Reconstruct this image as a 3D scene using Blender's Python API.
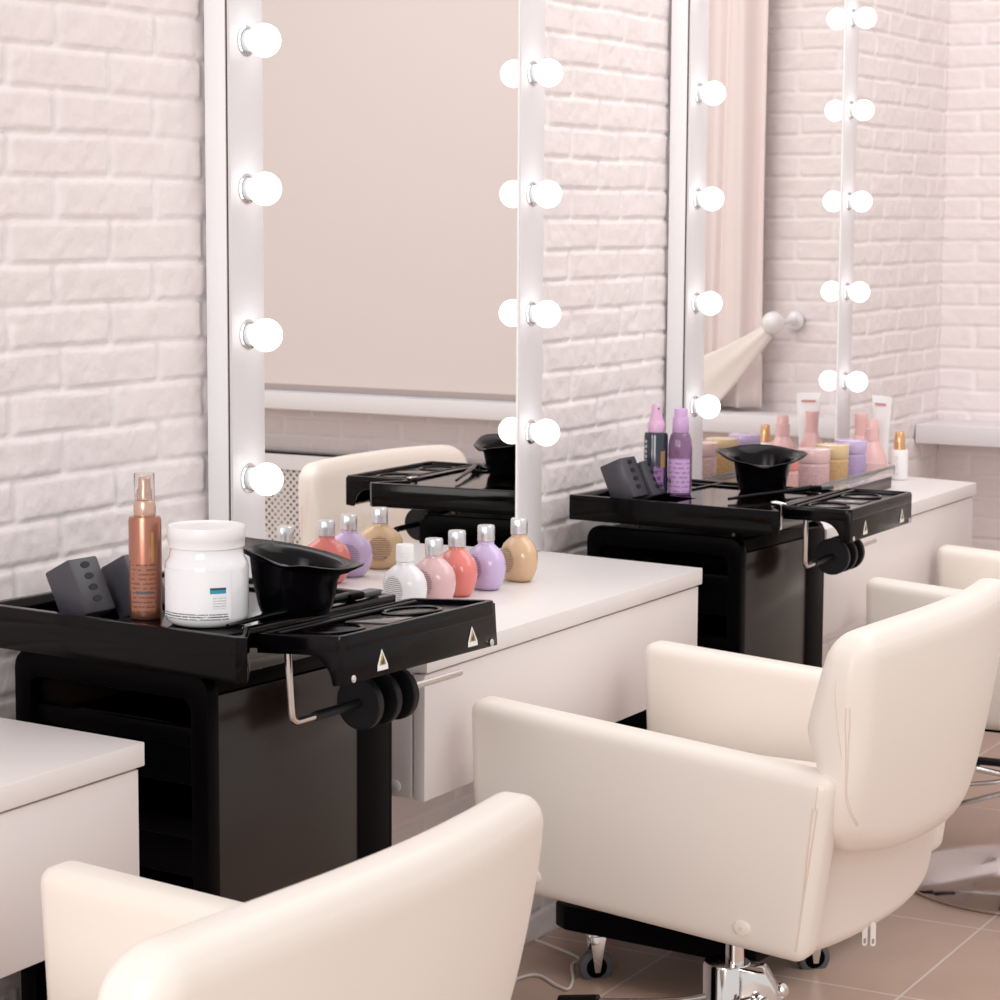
import bpy, bmesh, math, random
import numpy as np
from mathutils import Vector, Matrix
for o in list(bpy.data.objects): bpy.data.objects.remove(o)
S = bpy.context.scene
COL = S.collection
R = math.radians

# ------------------------------------------------------------------ camera
def make_camera():
    pitch, yaw, roll = R(6.925), R(-28.91), R(.313)
    F = Vector((math.sin(yaw)*math.cos(pitch), math.cos(yaw)*math.cos(pitch), -math.sin(pitch)))
    Rt = Vector((math.cos(yaw), -math.sin(yaw), 0))
    U = Rt.cross(F)
    R2 = Rt*math.cos(roll)+U*math.sin(roll); U2 = -Rt*math.sin(roll)+U*math.cos(roll)
    cam = bpy.data.cameras.new('camera'); o = bpy.data.objects.new('camera', cam); COL.objects.link(o)
    m = Matrix((( R2.x, U2.x, -F.x, 2.029), (R2.y, U2.y, -F.y, 0.0), (R2.z, U2.z, -F.z, 1.36), (0, 0, 0, 1)))
    o.matrix_world = m
    cam.sensor_width = 36; cam.sensor_fit = 'HORIZONTAL'; cam.lens = 36*2.377
    cam.clip_start = .05; cam.clip_end = 60
    cam.dof.use_dof = True; cam.dof.focus_distance = 3.1; cam.dof.aperture_fstop = 18
    S.camera = o
make_camera()

# ------------------------------------------------------------------ world and lights
w = bpy.data.worlds.new('World'); S.world = w; w.use_nodes = True
bg = w.node_tree.nodes['Background']; bg.inputs[0].default_value = (1, .955, .935, 1); bg.inputs[1].default_value = .84
def area(name, loc, target, size, power, color=(1, 1, 1), sy=None):
    l = bpy.data.lights.new(name, 'AREA'); l.energy = power; l.color = color; l.size = size
    if sy: l.shape = 'RECTANGLE'; l.size_y = sy
    o = bpy.data.objects.new(name, l); COL.objects.link(o); o.location = loc
    o.rotation_euler = (Vector(target)-Vector(loc)).to_track_quat('-Z', 'Y').to_euler()
    return o
area('fill_softbox', (1.5, -1.7, 1.9), (.3, 3.3, 1.1), 1.7, 74, (1, .97, .955))  # added fill light behind the camera, not an actual window
area('overhead_fill', (1.6, 4.0, 2.85), (1.2, 4.3, 0), 1.8, 40, (1, .97, .95), 3.4)  # added overhead fill to brighten the far end, no actual fixture
S.view_settings.view_transform = 'Standard'; S.view_settings.look = 'None'
S.view_settings.gamma = 1; S.view_settings.use_curve_mapping = False
S.view_settings.exposure = -0.06

# ------------------------------------------------------------------ materials
MATS = {}
def mat(name, col, rough=.5, metal=0, bump=None, coat=0, trans=0, emit=None, estr=0, sub=0, ior=1.5, noise_rough=0, spec=.5, var=None):
    if name in MATS: return MATS[name]
    m = bpy.data.materials.new(name); m.use_nodes = True; nt = m.node_tree; b = nt.nodes['Principled BSDF']
    b.inputs['Base Color'].default_value = (*col, 1); b.inputs['Roughness'].default_value = rough
    b.inputs['Metallic'].default_value = metal; b.inputs['IOR'].default_value = ior
    b.inputs['Specular IOR Level'].default_value = spec
    b.inputs['Coat Weight'].default_value = coat; b.inputs['Coat Roughness'].default_value = .05
    b.inputs['Transmission Weight'].default_value = trans
    if sub: b.inputs['Subsurface Weight'].default_value = sub; b.inputs['Subsurface Radius'].default_value = (.02, .01, .008); b.inputs['Subsurface Scale'].default_value = .3
    if emit: b.inputs['Emission Color'].default_value = (*emit, 1); b.inputs['Emission Strength'].default_value = estr
    tc = nt.nodes.new('ShaderNodeTexCoord')
    if bump:
        sc, st, dist = bump
        n = nt.nodes.new('ShaderNodeTexNoise'); n.inputs['Scale'].default_value = sc; n.inputs['Detail'].default_value = 5
        bp = nt.nodes.new('ShaderNodeBump'); bp.inputs['Strength'].default_value = st; bp.inputs['Distance'].default_value = dist
        nt.links.new(tc.outputs['Object'], n.inputs['Vector']); nt.links.new(n.outputs['Fac'], bp.inputs['Height']); nt.links.new(bp.outputs[0], b.inputs['Normal'])
    if var:
        sc, c2 = var
        n = nt.nodes.new('ShaderNodeTexNoise'); n.inputs['Scale'].default_value = sc; n.inputs['Detail'].default_value = 6
        mx = nt.nodes.new('ShaderNodeMix'); mx.data_type = 'RGBA'
        mx.inputs[6].default_value = (*col, 1); mx.inputs[7].default_value = (*c2, 1)
        nt.links.new(tc.outputs['Object'], n.inputs['Vector']); nt.links.new(n.outputs['Fac'], mx.inputs[0]); nt.links.new(mx.outputs[2], b.inputs['Base Color'])
    MATS[name] = m
    return m
M_brick = mat('painted_brick', (.83, .755, .755), .6, bump=(48, .6, .004), var=(9, (.87, .805, .80)))
def joint_light(m):  # light caught in the joints, put into the colour as a whiter tone
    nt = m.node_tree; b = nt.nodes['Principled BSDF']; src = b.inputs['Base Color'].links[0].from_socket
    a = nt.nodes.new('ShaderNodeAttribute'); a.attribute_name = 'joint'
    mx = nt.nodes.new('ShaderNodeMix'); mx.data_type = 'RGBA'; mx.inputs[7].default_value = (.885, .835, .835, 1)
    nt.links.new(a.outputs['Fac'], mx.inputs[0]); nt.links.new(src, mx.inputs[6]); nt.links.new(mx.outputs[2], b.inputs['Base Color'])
joint_light(M_brick)
M_white = mat('white_laminate', (.80, .745, .74), .28, bump=(400, .03, .001))
M_top = mat('white_tabletop', (.80, .755, .745), .33, var=(3, (.82, .78, .77)))
M_mframe = mat('white_mirror_frame', (.74, .72, .74), .3)
M_mside = mat('white_mirror_side', (.93, .93, .95), .35)
M_gap = mat('dark_brown_gap', (.09, .055, .04), .6)
M_glass = mat('mirror_glass', (.93, .925, .915), .0, metal=1)
M_edge = mat('bevel_glint', (.97, .97, .97), .3)  # diffuse white stands in for the bulbs reflected in the bevel
M_bulb = mat('lit_bulb', (1, 1, 1), .3, emit=(1, .985, .97), estr=2.0)
M_socket = mat('white_socket', (.78, .82, .84), .3)
M_chrome = mat('chrome', (.78, .77, .77), .09, metal=1)
M_steel = mat('brushed_steel', (.62, .57, .54), .22, metal=1)
M_alu = mat('aluminium_cap', (.78, .79, .82), .3, metal=1)
M_black = mat('black_gloss_plastic', (.0015, .001, .002), .2, bump=(6, .04, .01), spec=.2)
M_tray = mat('black_tray_plastic', (.0015, .001, .0012), .1, bump=(9, .06, .01), spec=.15)
M_blackm = mat('black_matte_plastic', (.0012, .001, .0016), .38, bump=(300, .05, .001), spec=.05)
M_panel = mat('brown_black_panel', (.017, .010, .0075), .2, bump=(2.5, .05, .02), spec=.42)
M_rubber = mat('black_rubber', (.008, .008, .010), .45, spec=.3)
M_grey = mat('grey_tyre', (.11, .115, .13), .5)
M_hold = mat('grey_holder_plastic', (.055, .053, .066), .4)
M_leather = mat('cream_leather', (.87, .80, .735), .38, bump=(260, .08, .001), var=(2.2, (.885, .82, .76)))
M_piping = mat('cream_piping', (.80, .68, .60), .45)
M_zip = mat('zip_white', (.86, .82, .80), .4)
M_sill = mat('white_sill', (.80, .78, .80), .4)
M_blind = mat('roller_blind', (.745, .675, .655), .8, bump=(500, .1, .001))
M_curtain = mat('curtain_cloth', (.85, .755, .735), .85, bump=(300, .1, .001))
M_sash = mat('curtain_sash', (.86, .79, .74), .8, bump=(300, .1, .001))
M_porc = mat('white_porcelain', (.85, .85, .86), .1, coat=.5)
M_cable = mat('white_cable', (.75, .7, .68), .45)
M_acr = mat('clear_acrylic', (.95, .95, .95), .03, trans=.92, ior=1.3)
M_riser = mat('dark_brown_riser', (.05, .035, .033), .3)
M_yel = mat('yellow_sticker', (.55, .40, .10), .4)
M_ink = mat('ink_grey', (.10, .09, .10), .5)
M_paper = mat('paper_white', (.86, .87, .90), .4)
M_teal = mat('teal_print', (.03, .30, .42), .4)

def brick_like(): pass
def label_mat(name, base, ink, scale, thr=.5, cover=.55):
    """fine horizontal rows of print too small to read"""
    if name in MATS: return MATS[name]
    m = mat(name, base, .4); nt = m.node_tree; b = nt.nodes['Principled BSDF']
    tc = nt.nodes.new('ShaderNodeTexCoord'); sp = nt.nodes.new('ShaderNodeSeparateXYZ'); nt.links.new(tc.outputs['Object'], sp.inputs[0])
    m1 = nt.nodes.new('ShaderNodeMath'); m1.operation = 'MULTIPLY'; m1.inputs[1].default_value = scale; nt.links.new(sp.outputs[2], m1.inputs[0])
    m2 = nt.nodes.new('ShaderNodeMath'); m2.operation = 'FRACT'; nt.links.new(m1.outputs[0], m2.inputs[0])
    m3 = nt.nodes.new('ShaderNodeMath'); m3.operation = 'GREATER_THAN'; m3.inputs[1].default_value = thr; nt.links.new(m2.outputs[0], m3.inputs[0])
    n = nt.nodes.new('ShaderNodeTexNoise'); n.inputs['Scale'].default_value = scale*1.6; nt.links.new(tc.outputs['Object'], n.inputs['Vector'])
    m4 = nt.nodes.new('ShaderNodeMath'); m4.operation = 'GREATER_THAN'; m4.inputs[1].default_value = 1-cover; nt.links.new(n.outputs['Fac'], m4.inputs[0])
    m5 = nt.nodes.new('ShaderNodeMath'); m5.operation = 'MULTIPLY'; nt.links.new(m3.outputs[0], m5.inputs[0]); nt.links.new(m4.outputs[0], m5.inputs[1])
    mx = nt.nodes.new('ShaderNodeMix'); mx.data_type = 'RGBA'; mx.inputs[6].default_value = (*base, 1); mx.inputs[7].default_value = (*ink, 1)
    nt.links.new(m5.outputs[0], mx.inputs[0]); nt.links.new(mx.outputs[2], b.inputs['Base Color'])
    return m

def tile_mat():
    m = mat('floor_tile', (.58, .405, .322), .3); nt = m.node_tree; b = nt.nodes['Principled BSDF']
    tc = nt.nodes.new('ShaderNodeTexCoord'); mp = nt.nodes.new('ShaderNodeMapping'); mp.vector_type = 'POINT'
    mp.inputs['Location'].default_value = (-.700+.455*2, -3.865+.455*9, 0)
    br = nt.nodes.new('ShaderNodeTexBrick'); br.offset = 0; br.squash = 1
    br.inputs['Scale'].default_value = 1; br.inputs['Brick Width'].default_value = .455; br.inputs['Row Height'].default_value = .455
    br.inputs['Mortar Size'].default_value = .0026; br.inputs['Mortar Smooth'].default_value = .2
    br.inputs['Color1'].default_value = (.58, .405, .322, 1); br.inputs['Color2'].default_value = (.60, .425, .34, 1); br.inputs['Mortar'].default_value = (.80, .69, .62, 1)
    nt.links.new(tc.outputs['Object'], mp.inputs[0]); nt.links.new(mp.outputs[0], br.inputs['Vector'])
    n = nt.nodes.new('ShaderNodeTexNoise'); n.inputs['Scale'].default_value = 7; n.inputs['Detail'].default_value = 8
    nt.links.new(tc.outputs['Object'], n.inputs['Vector'])
    mx = nt.nodes.new('ShaderNodeMix'); mx.data_type = 'RGBA'; mx.blend_type = 'MULTIPLY'; mx.inputs[0].default_value = .25
    nt.links.new(br.outputs['Color'], mx.inputs[6]); nt.links.new(n.outputs['Fac'], mx.inputs[7]); nt.links.new(mx.outputs[2], b.inputs['Base Color'])
    bp = nt.nodes.new('ShaderNodeBump'); bp.inputs['Strength'].default_value = .15; bp.inputs['Distance'].default_value = .003
    nt.links.new(n.outputs['Fac'], bp.inputs['Height']); nt.links.new(bp.outputs[0], b.inputs['Normal'])
    return m
M_tile = tile_mat()

def perf_mat():
    m = mat('perforated_panel', (.72, .68, .665), .5); nt = m.node_tree; b = nt.nodes['Principled BSDF']
    tc = nt.nodes.new('ShaderNodeTexCoord'); mp = nt.nodes.new('ShaderNodeMapping'); mp.inputs['Rotation'].default_value = (0, R(45), 0)
    nt.links.new(tc.outputs['Object'], mp.inputs[0])
    sc = nt.nodes.new('ShaderNodeVectorMath'); sc.operation = 'MULTIPLY'; sc.inputs[1].default_value = (62, 0, 62); nt.links.new(mp.outputs[0], sc.inputs[0])
    fr = nt.nodes.new('ShaderNodeVectorMath'); fr.operation = 'FRACTION'; nt.links.new(sc.outputs[0], fr.inputs[0])
    sb = nt.nodes.new('ShaderNodeVectorMath'); sb.operation = 'SUBTRACT'; sb.inputs[1].default_value = (.5, 0, .5); nt.links.new(fr.outputs[0], sb.inputs[0])
    ln = nt.nodes.new('ShaderNodeVectorMath'); ln.operation = 'LENGTH'; nt.links.new(sb.outputs[0], ln.inputs[0])
    lt = nt.nodes.new('ShaderNodeMath'); lt.operation = 'LESS_THAN'; lt.inputs[1].default_value = .29; nt.links.new(ln.outputs['Value'], lt.inputs[0])
    n = nt.nodes.new('ShaderNodeTexWave'); n.inputs['Scale'].default_value = 3.2; nt.links.new(tc.outputs['Object'], n.inputs['Vector'])
    hc = nt.nodes.new('ShaderNodeMix'); hc.data_type = 'RGBA'; hc.inputs[6].default_value = (.06, .05, .05, 1); hc.inputs[7].default_value = (.30, .27, .26, 1)
    nt.links.new(n.outputs['Fac'], hc.inputs[0])
    mx = nt.nodes.new('ShaderNodeMix'); mx.data_type = 'RGBA'; mx.inputs[6].default_value = (.72, .68, .665, 1)
    nt.links.new(hc.outputs[2], mx.inputs[7]); nt.links.new(lt.outputs[0], mx.inputs[0]); nt.links.new(mx.outputs[2], b.inputs['Base Color'])
    return m
M_perf = perf_mat()

# ------------------------------------------------------------------ helpers
def link_mesh(name, me, m, parent=None, smooth=True, ang=40):
    o = bpy.data.objects.new(name, me); COL.objects.link(o)
    if m: me.materials.append(m)
    if smooth:
        me.polygons.foreach_set('use_smooth', [True]*len(me.polygons)); me.set_sharp_from_angle(angle=R(ang))
    if parent: o.parent = parent
    return o
def build(name, bm, m, parent=None, smooth=True, ang=40):
    bmesh.ops.recalc_face_normals(bm, faces=bm.faces)
    me = bpy.data.meshes.new(name); bm.to_mesh(me); bm.free()
    return link_mesh(name, me, m, parent, smooth, ang)
def tag(o, label=None, cat=None, group=None, kind=None):
    if label: o['label'] = label
    if cat: o['category'] = cat
    if group: o['group'] = group
    if kind: o['kind'] = kind
    return o
def thing(name, label, cat, loc=(0, 0, 0), rz=0, group=None):
    o = bpy.data.objects.new(name, None); COL.objects.link(o); o.location = loc; o.rotation_euler = (0, 0, rz)
    o.empty_display_size = .05
    return tag(o, label, cat, group)
def copy_tree(o, parent=None):
    c = o.copy(); COL.objects.link(c); c.parent = parent
    for ch in list(o.children): copy_tree(ch, c)
    return c
def merge(dst, src, M=None):
    if M is not None: src.transform(M)
    me = bpy.data.meshes.new('t'); src.to_mesh(me); src.free(); dst.from_mesh(me); bpy.data.meshes.remove(me)
    return dst
def box_bm(x0, x1, y0, y1, z0, z1, bev=0, seg=2):
    bm = bmesh.new(); bmesh.ops.create_cube(bm, size=1)
    for v in bm.verts:
        v.co = Vector((x0+(v.co.x+.5)*(x1-x0), y0+(v.co.y+.5)*(y1-y0), z0+(v.co.z+.5)*(z1-z0)))
    if bev: bmesh.ops.bevel(bm, geom=bm.edges[:], offset=bev, segments=seg, affect='EDGES', profile=.5)
    return bm
def prism_bm(pts, h0, h1, axis='z', bev=0, seg=2):
    """polygon pts in a plane, extruded along axis from h0 to h1"""
    bm = bmesh.new()
    def V(p, h):
        if axis == 'z': return (p[0], p[1], h)
        if axis == 'y': return (p[0], h, p[1])
        return (h, p[0], p[1])
    a = [bm.verts.new(V(p, h0)) for p in pts]; b = [bm.verts.new(V(p, h1)) for p in pts]
    bm.faces.new(a); bm.faces.new(b[::-1]); n = len(pts)
    for i in range(n): bm.faces.new((a[i], b[i], b[(i+1) % n], a[(i+1) % n]))
    bmesh.ops.recalc_face_normals(bm, faces=bm.faces)
    if bev: bmesh.ops.bevel(bm, geom=bm.edges[:], offset=bev, segments=seg, affect='EDGES', profile=.5, clamp_overlap=True)
    return bm
def lathe_bm(prof, n=40, sx=1, sy=1, cap=True):
    bm = bmesh.new(); rings = []
    for r, z in prof:
        rings.append([bm.verts.new((r*sx*math.cos(2*math.pi*i/n), r*sy*math.sin(2*math.pi*i/n), z)) for i in range(n)])
    for a, b in zip(rings, rings[1:]):
        for i in range(n): bm.faces.new((a[i], a[(i+1) % n], b[(i+1) % n], b[i]))
    if cap:
        bm.faces.new(rings[0][::-1]); bm.faces.new(rings[-1])
    return bm
def tube_bm(pts, r, n=12, cap=True, smooth=0, closed=False):
    pts = [Vector(p) for p in pts]
    if smooth:
        q = []
        for i in range(len(pts)-1):
            p0 = pts[max(i-1, 0)]; p1 = pts[i]; p2 = pts[i+1]; p3 = pts[min(i+2, len(pts)-1)]
            for k in range(smooth):
                t = k/smooth
                q.append(.5*((2*p1)+(-p0+p2)*t+(2*p0-5*p1+4*p2-p3)*t*t+(-p0+3*p1-3*p2+p3)*t**3))
        q.append(pts[-1]); pts = q
    bm = bmesh.new(); rings = []; up = None
    rr = r if isinstance(r, (list, tuple)) else [r]*len(pts)
    for i, p in enumerate(pts):
        d = (pts[min(i+1, len(pts)-1)]-pts[max(i-1, 0)]).normalized()
        if up is None: up = d.orthogonal().normalized()
        up = (up-d*up.dot(d)).normalized(); s = d.cross(up)
        rings.append([bm.verts.new(p+(up*math.cos(2*math.pi*k/n)+s*math.sin(2*math.pi*k/n))*rr[min(i, len(rr)-1)]) for k in range(n)])
    for a, b in zip(rings, rings[1:]):
        for k in range(n): bm.faces.new((a[k], a[(k+1) % n], b[(k+1) % n], b[k]))
    if cap: bm.faces.new(rings[0][::-1]); bm.faces.new(rings[-1])
    return bm
def fillet(pts, r, n=5):
    """round the corners of an open polyline"""
    pts = [Vector(p) for p in pts]; out = [pts[0]]
    for a, b, c in zip(pts, pts[1:], pts[2:]):
        d1 = (a-b).normalized(); d2 = (c-b).normalized()
        p1 = b+d1*r; p2 = b+d2*r
        for k in range(n+1):
            t = k/n; out.append(p1*(1-t)**2+b*2*t*(1-t)+p2*t*t)
    out.append(pts[-1]); return out
def rround(x0, x1, y0, y1, r, n=5):
    out = []
    for cx, cy, a0 in ((x1-r, y1-r, 0), (x0+r, y1-r, 90), (x0+r, y0+r, 180), (x1-r, y0+r, 270)):
        for k in range(n+1):
            a = R(a0+90*k/n); out.append((cx+r*math.cos(a), cy+r*math.sin(a)))
    return out
def loop_bm(outer, inner, h0, h1, axis='z', bev=0):
    """a frame: outer and inner outlines with the same number of points, extruded"""
    bm = bmesh.new()
    def V(p, h):
        if axis == 'z': return (p[0], p[1], h)
        if axis == 'y': return (p[0], h, p[1])
        return (h, p[0], p[1])
    A = [[bm.verts.new(V(p, h)) for p in o] for o in (outer, inner) for h in (h0, h1)]
    n = len(outer)
    for i in range(n):
        j = (i+1) % n
        bm.faces.new((A[0][i], A[0][j], A[1][j], A[1][i])); bm.faces.new((A[2][i], A[3][i], A[3][j], A[2][j]))
        bm.faces.new((A[0][i], A[2][i], A[2][j], A[0][j])); bm.faces.new((A[1][i], A[1][j], A[3][j], A[3][i]))
    bmesh.ops.recalc_face_normals(bm, faces=bm.faces)
    if bev:
        es = [e for e in bm.edges if len(e.link_faces) == 2 and e.calc_face_angle(0) > R(60)]
        bmesh.ops.bevel(bm, geom=es, offset=bev, segments=2, affect='EDGES', profile=.5)
    return bm

# ------------------------------------------------------------------ brick walls as real relief
rng = np.random.RandomState(4)
def vnoise(x, y, seed=0):
    g = np.random.RandomState(seed).rand(512, 512)
    xi = np.floor(x).astype(int); yi = np.floor(y).astype(int); fx = x-xi; fy = y-yi
    fx = fx*fx*(3-2*fx); fy = fy*fy*(3-2*fy)
    a = g[xi % 512, yi % 512]; b = g[(xi+1) % 512, yi % 512]; c = g[xi % 512, (yi+1) % 512]; d = g[(xi+1) % 512, (yi+1) % 512]
    return a*(1-fx)*(1-fy)+b*fx*(1-fy)+c*(1-fx)*fy+d*fx*fy
def brick_height(s, z, s_odd, s_even, z0=1.57, h=.0562, L=.2107, seed=1):
    wob = (vnoise(s*9, z*14, seed)-.5)*.0045+(vnoise(s*60, z*60, seed+8)-.5)*.0012; wob2 = (vnoise(s*11, z*30, seed+1)-.5)*.005+(vnoise(s*70, z*70, seed+9)-.5)*.0014
    zz = z+wob; ss = s+wob2
    row = np.floor((zz-z0)/h).astype(int); v = (zz-z0)-row*h
    off = np.where(row % 2 == 0, s_odd, s_even)+(rng.rand(4096)[row % 4096]-.5)*.012
    k = np.floor((ss-off)/L).astype(int); u = (ss-off)-k*L
    du = np.minimum(u, L-u); dv = np.minimum(v, h-v)
    e = .0050
    d = np.minimum(du-.0042, dv-.0012)
    r = vnoise(row*7.13+.5+k*0, k*3.37+.5+row*0, seed+5)
    corner = np.hypot(np.clip(.009-du, 0, 1), np.clip(.009-dv, 0, 1))
    d = np.minimum(d, .0085-corner)
    t = np.clip(d/e, 0, 1); t = t*t*(3-2*t)
    rel = .0040+.0016*r
    surf = (vnoise(s*55, z*55, seed+2)-.5)*.0022+(vnoise(s*22, z*26, seed+3)-.5)*.003
    chip = np.clip(vnoise(s*90, z*90, seed+4)-.78, 0, 1)*.007
    return t*(rel+surf-chip)+(1-t)*(vnoise(s*60, z*60, seed+6)-.5)*.0018, t
def relief_wall(name, s0, s1, z0, z1, ds, dz, place, heights, holes=()):
    ns = int(round((s1-s0)/ds))+1; nz = int(round((z1-z0)/dz))+1
    s = np.linspace(s0, s1, ns); z = np.linspace(z0, z1, nz)
    SS, ZZ = np.meshgrid(s, z, indexing='ij'); H, TT = heights(SS, ZZ)
    co = place(SS, ZZ, H).reshape(-1, 3).astype(np.float32)
    idx = np.arange(ns*nz).reshape(ns, nz)
    q = np.stack([idx[:-1, :-1], idx[1:, :-1], idx[1:, 1:], idx[:-1, 1:]], -1)
    keep = np.ones(q.shape[:2], bool)
    sm = (s[:-1]+s[1:])/2; zm = (z[:-1]+z[1:])/2
    for a, b, c, d in holes: keep &= ~((sm[:, None] > a) & (sm[:, None] < b) & (zm[None] > c) & (zm[None] < d))
    q = q[keep].astype(np.int32); nf = len(q)
    me = bpy.data.meshes.new(name); me.vertices.add(len(co)); me.vertices.foreach_set('co', co.ravel())
    me.loops.add(nf*4); me.loops.foreach_set('vertex_index', q.ravel())
    me.polygons.add(nf); me.polygons.foreach_set('loop_start', np.arange(nf, dtype=np.int32)*4)
    me.polygons.foreach_set('loop_total', np.full(nf, 4, np.int32)); me.polygons.foreach_set('use_smooth', np.ones(nf, bool))
    me.update(); me.validate()
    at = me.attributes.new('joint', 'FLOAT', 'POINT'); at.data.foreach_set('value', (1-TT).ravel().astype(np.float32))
    o = bpy.data.objects.new(name, me); COL.objects.link(o); me.materials.append(M_brick)
    tag(o, kind='structure')
    return o
HB = .0062
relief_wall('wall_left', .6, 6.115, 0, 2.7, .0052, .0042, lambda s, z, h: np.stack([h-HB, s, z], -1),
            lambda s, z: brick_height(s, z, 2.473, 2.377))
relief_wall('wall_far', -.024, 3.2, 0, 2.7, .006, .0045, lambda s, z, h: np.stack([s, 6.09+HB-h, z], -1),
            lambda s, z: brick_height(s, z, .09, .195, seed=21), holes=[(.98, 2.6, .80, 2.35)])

# solid backing of the two walls, floor
def struct(name, bm, m, parent=None, ang=40):
    o = build(name, bm, m, parent, ang=ang)
    if parent is None: tag(o, kind='structure')
    return o
struct('floor', box_bm(-.1, 5.0, -1.5, 6.2, -.05, 0), M_tile)
# window in the far wall: reveal, frame and pane behind the blind
bm = bmesh.new()
for b in (box_bm(.96, .98, 6.10, 6.30, .80, 2.37), box_bm(2.6, 2.62, 6.10, 6.30, .80, 2.37), box_bm(.96, 2.62, 6.10, 6.30, 2.35, 2.37), box_bm(.96, 2.62, 6.10, 6.30, .78, .80)):
    merge(bm, b)
for x in (.98, 1.76, 2.54): merge(bm, box_bm(x, x+.06, 6.24, 6.29, .80, 2.35, .004))
for z in (.80, 2.29): merge(bm, box_bm(.98, 2.6, 6.24, 6.29, z, z+.06, .004))
win = struct('window_1', bm, M_sill)
M_pane = mat('window_daylight_glass', (.8, .85, .9), .05, emit=(.9, .95, 1), estr=.9)
build('pane', box_bm(.98, 2.6, 6.262, 6.268, .80, 2.35), M_pane, win)
struct('trim_1', box_bm(-.0, 2.85, 5.90, 6.095, .768, .818, .004), M_sill)['label'] = 'white window sill on the far wall'

# ------------------------------------------------------------------ far wall furniture (seen in the mirrors)
bl = thing('roller_blind', 'plain beige roller blind pulled down over the far window', 'blind', (1.78, 5.93, .822))
build('fabric', box_bm(-.80, .80, -.0015, .0015, .016, 1.44), M_blind, bl)
build('bottom_bar', box_bm(-.80, .80, -.006, .006, 0, .02, .003), mat('blind_bar', (.40, .34, .33), .5), bl)
build('roller_tube', tube_bm([(-.82, 0, 1.46), (.82, 0, 1.46)], .025, 20), M_sill, bl)
rc = thing('radiator_cover', 'white radiator cover with perforated screen under the far window sill', 'radiator cover', (1.9, 6.0, 0))
build('screen', box_bm(-.86, .86, -.002, .002, .04, .575), M_perf, rc)
build('frame', loop_bm([(-.92, 0), (.92, 0), (.92, .632), (-.92, .632)], [(-.86, .04), (.86, .04), (.86, .575), (-.86, .575)], -.012, .012, 'y', .002), M_sill, rc)
build('top_board', box_bm(-.92, .92, -.012, .075, .62, .632, .002), M_sill, rc)
cu = thing('curtain', 'pink curtain hanging beside the far window, gathered by a sash', 'curtain', (.72, 6.03, .83))
bm = bmesh.new(); g = []
for i in range(121):
    s = i/120; x = -.145+.33*s; row = []
    for j in range(41):
        t = j/40; z = 1.75*t
        amp = .022+.010*t
        y = amp*.8*math.sin(s*19+.8*math.sin(s*7))+.004*math.sin(s*51+t*2)-.01
        row.append(bm.verts.new((x+.01*math.sin(t*3+s*20)*(1-t), y, z-.0)))
    g.append(row)
for i in range(120):
    for j in range(40): bm.faces.new((g[i][j], g[i+1][j], g[i+1][j+1], g[i][j+1]))
o = build('drape', bm, M_curtain, cu, ang=180); md = o.modifiers.new('s', 'SOLIDIFY'); md.thickness = .003
bm = bmesh.new(); g = []
A = Vector((-.200, -.095, .215)); B = Vector((.085, -.055, .018))     # sash from the tie-back knob down to the right
for i in range(41):
    s = i/40; c = A.lerp(B, s)+Vector((0, 0, -.012*math.sin(math.pi*s))); wd = .020+.052*min(1, s*1.4); row = []
    for j in range(17):
        t = j/16*2-1
        n = Vector((.52, 0, .86))
        row.append(bm.verts.new(c+n*wd*t+Vector((0, -.012*math.cos(t*1.5)-.0012*math.sin(t*7+s*3), 0))))
    g.append(row)
for i in range(40):
    for j in range(16): bm.faces.new((g[i][j], g[i+1][j], g[i+1][j+1], g[i][j+1]))
o = build('sash', bm, M_sash, cu, ang=180); md = o.modifiers.new('s', 'SOLIDIFY'); md.thickness = .004
tb = thing('curtain_tie_back', 'white ball tie-back on the far wall holding the pink curtain sash', 'curtain holder', (.505, 6.085, 1.068))
def xform(bm, M): bm.transform(M); return bm
RX = Matrix.Rotation(R(90), 4, 'X')
build('wall_plate', xform(lathe_bm([(.024, 0), (.026, .003), (.024, .008), (.012, .012), (.010, .02)], 24), RX), M_porc, tb)
build('stalk', xform(lathe_bm([(.008, .015), (.008, .14)], 16), RX), M_porc, tb)
build('ball', xform(lathe_bm([(.0305*math.sin(math.pi*k/16)+1e-4, .160-.0305*math.cos(math.pi*k/16)) for k in range(17)], 28), RX), M_porc, tb)

# ------------------------------------------------------------------ console tables
def table(name, label, y0, y1, yw, with_end=True):
    t = thing('console_table', label, 'table', (.19, (y0+y1)/2, .545), 0, 'white consoles under the mirrors')
    c = Vector((.19, (y0+y1)/2, .545))
    def loc(bm): bm.transform(Matrix.Translation(-c)); return bm
    build('tabletop', loc(prism_bm([(.004, y0), (.385, y0), (.385, y1), (.004, yw)], .727, .755, 'z', .0015)), M_top, t)
    build('drawer_front', loc(box_bm(.362, .380, y0+.002, y1-.006, .545, .7235, .0012)), M_white, t)
    build('side_panel', loc(box_bm(.006, .3585, y0+.002, y0+.020, .547, .7275, .0012)), M_white, t)
    k = .385-.006
    build('side_panel', loc(box_bm(.006, .3585, y1-.024, y1-.008, .547, .7275, .0012)), M_white, t)
    build('bottom_panel', loc(box_bm(.006, .3585, y0+.02, y1-.024, .549, .565)), M_white, t)
    cap = lathe_bm([(.0085, 0), (.0085, .002), (.006, .0035)], 20); cap.transform(Matrix.Rotation(R(90), 4, 'X')); cap.transform(Matrix.Translation((.333, y0+.0025, .562)))
    build('screw_cap', loc(cap), M_sill, t)
    return t
table('console_table', 'white console with its right end in front, at the lower left edge of the photo', 1.20, 2.139, 2.172)
table('console_table', 'white wall-hung console carrying the row of five round cosmetic bottles', 2.772, 3.697, 3.742)
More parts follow.
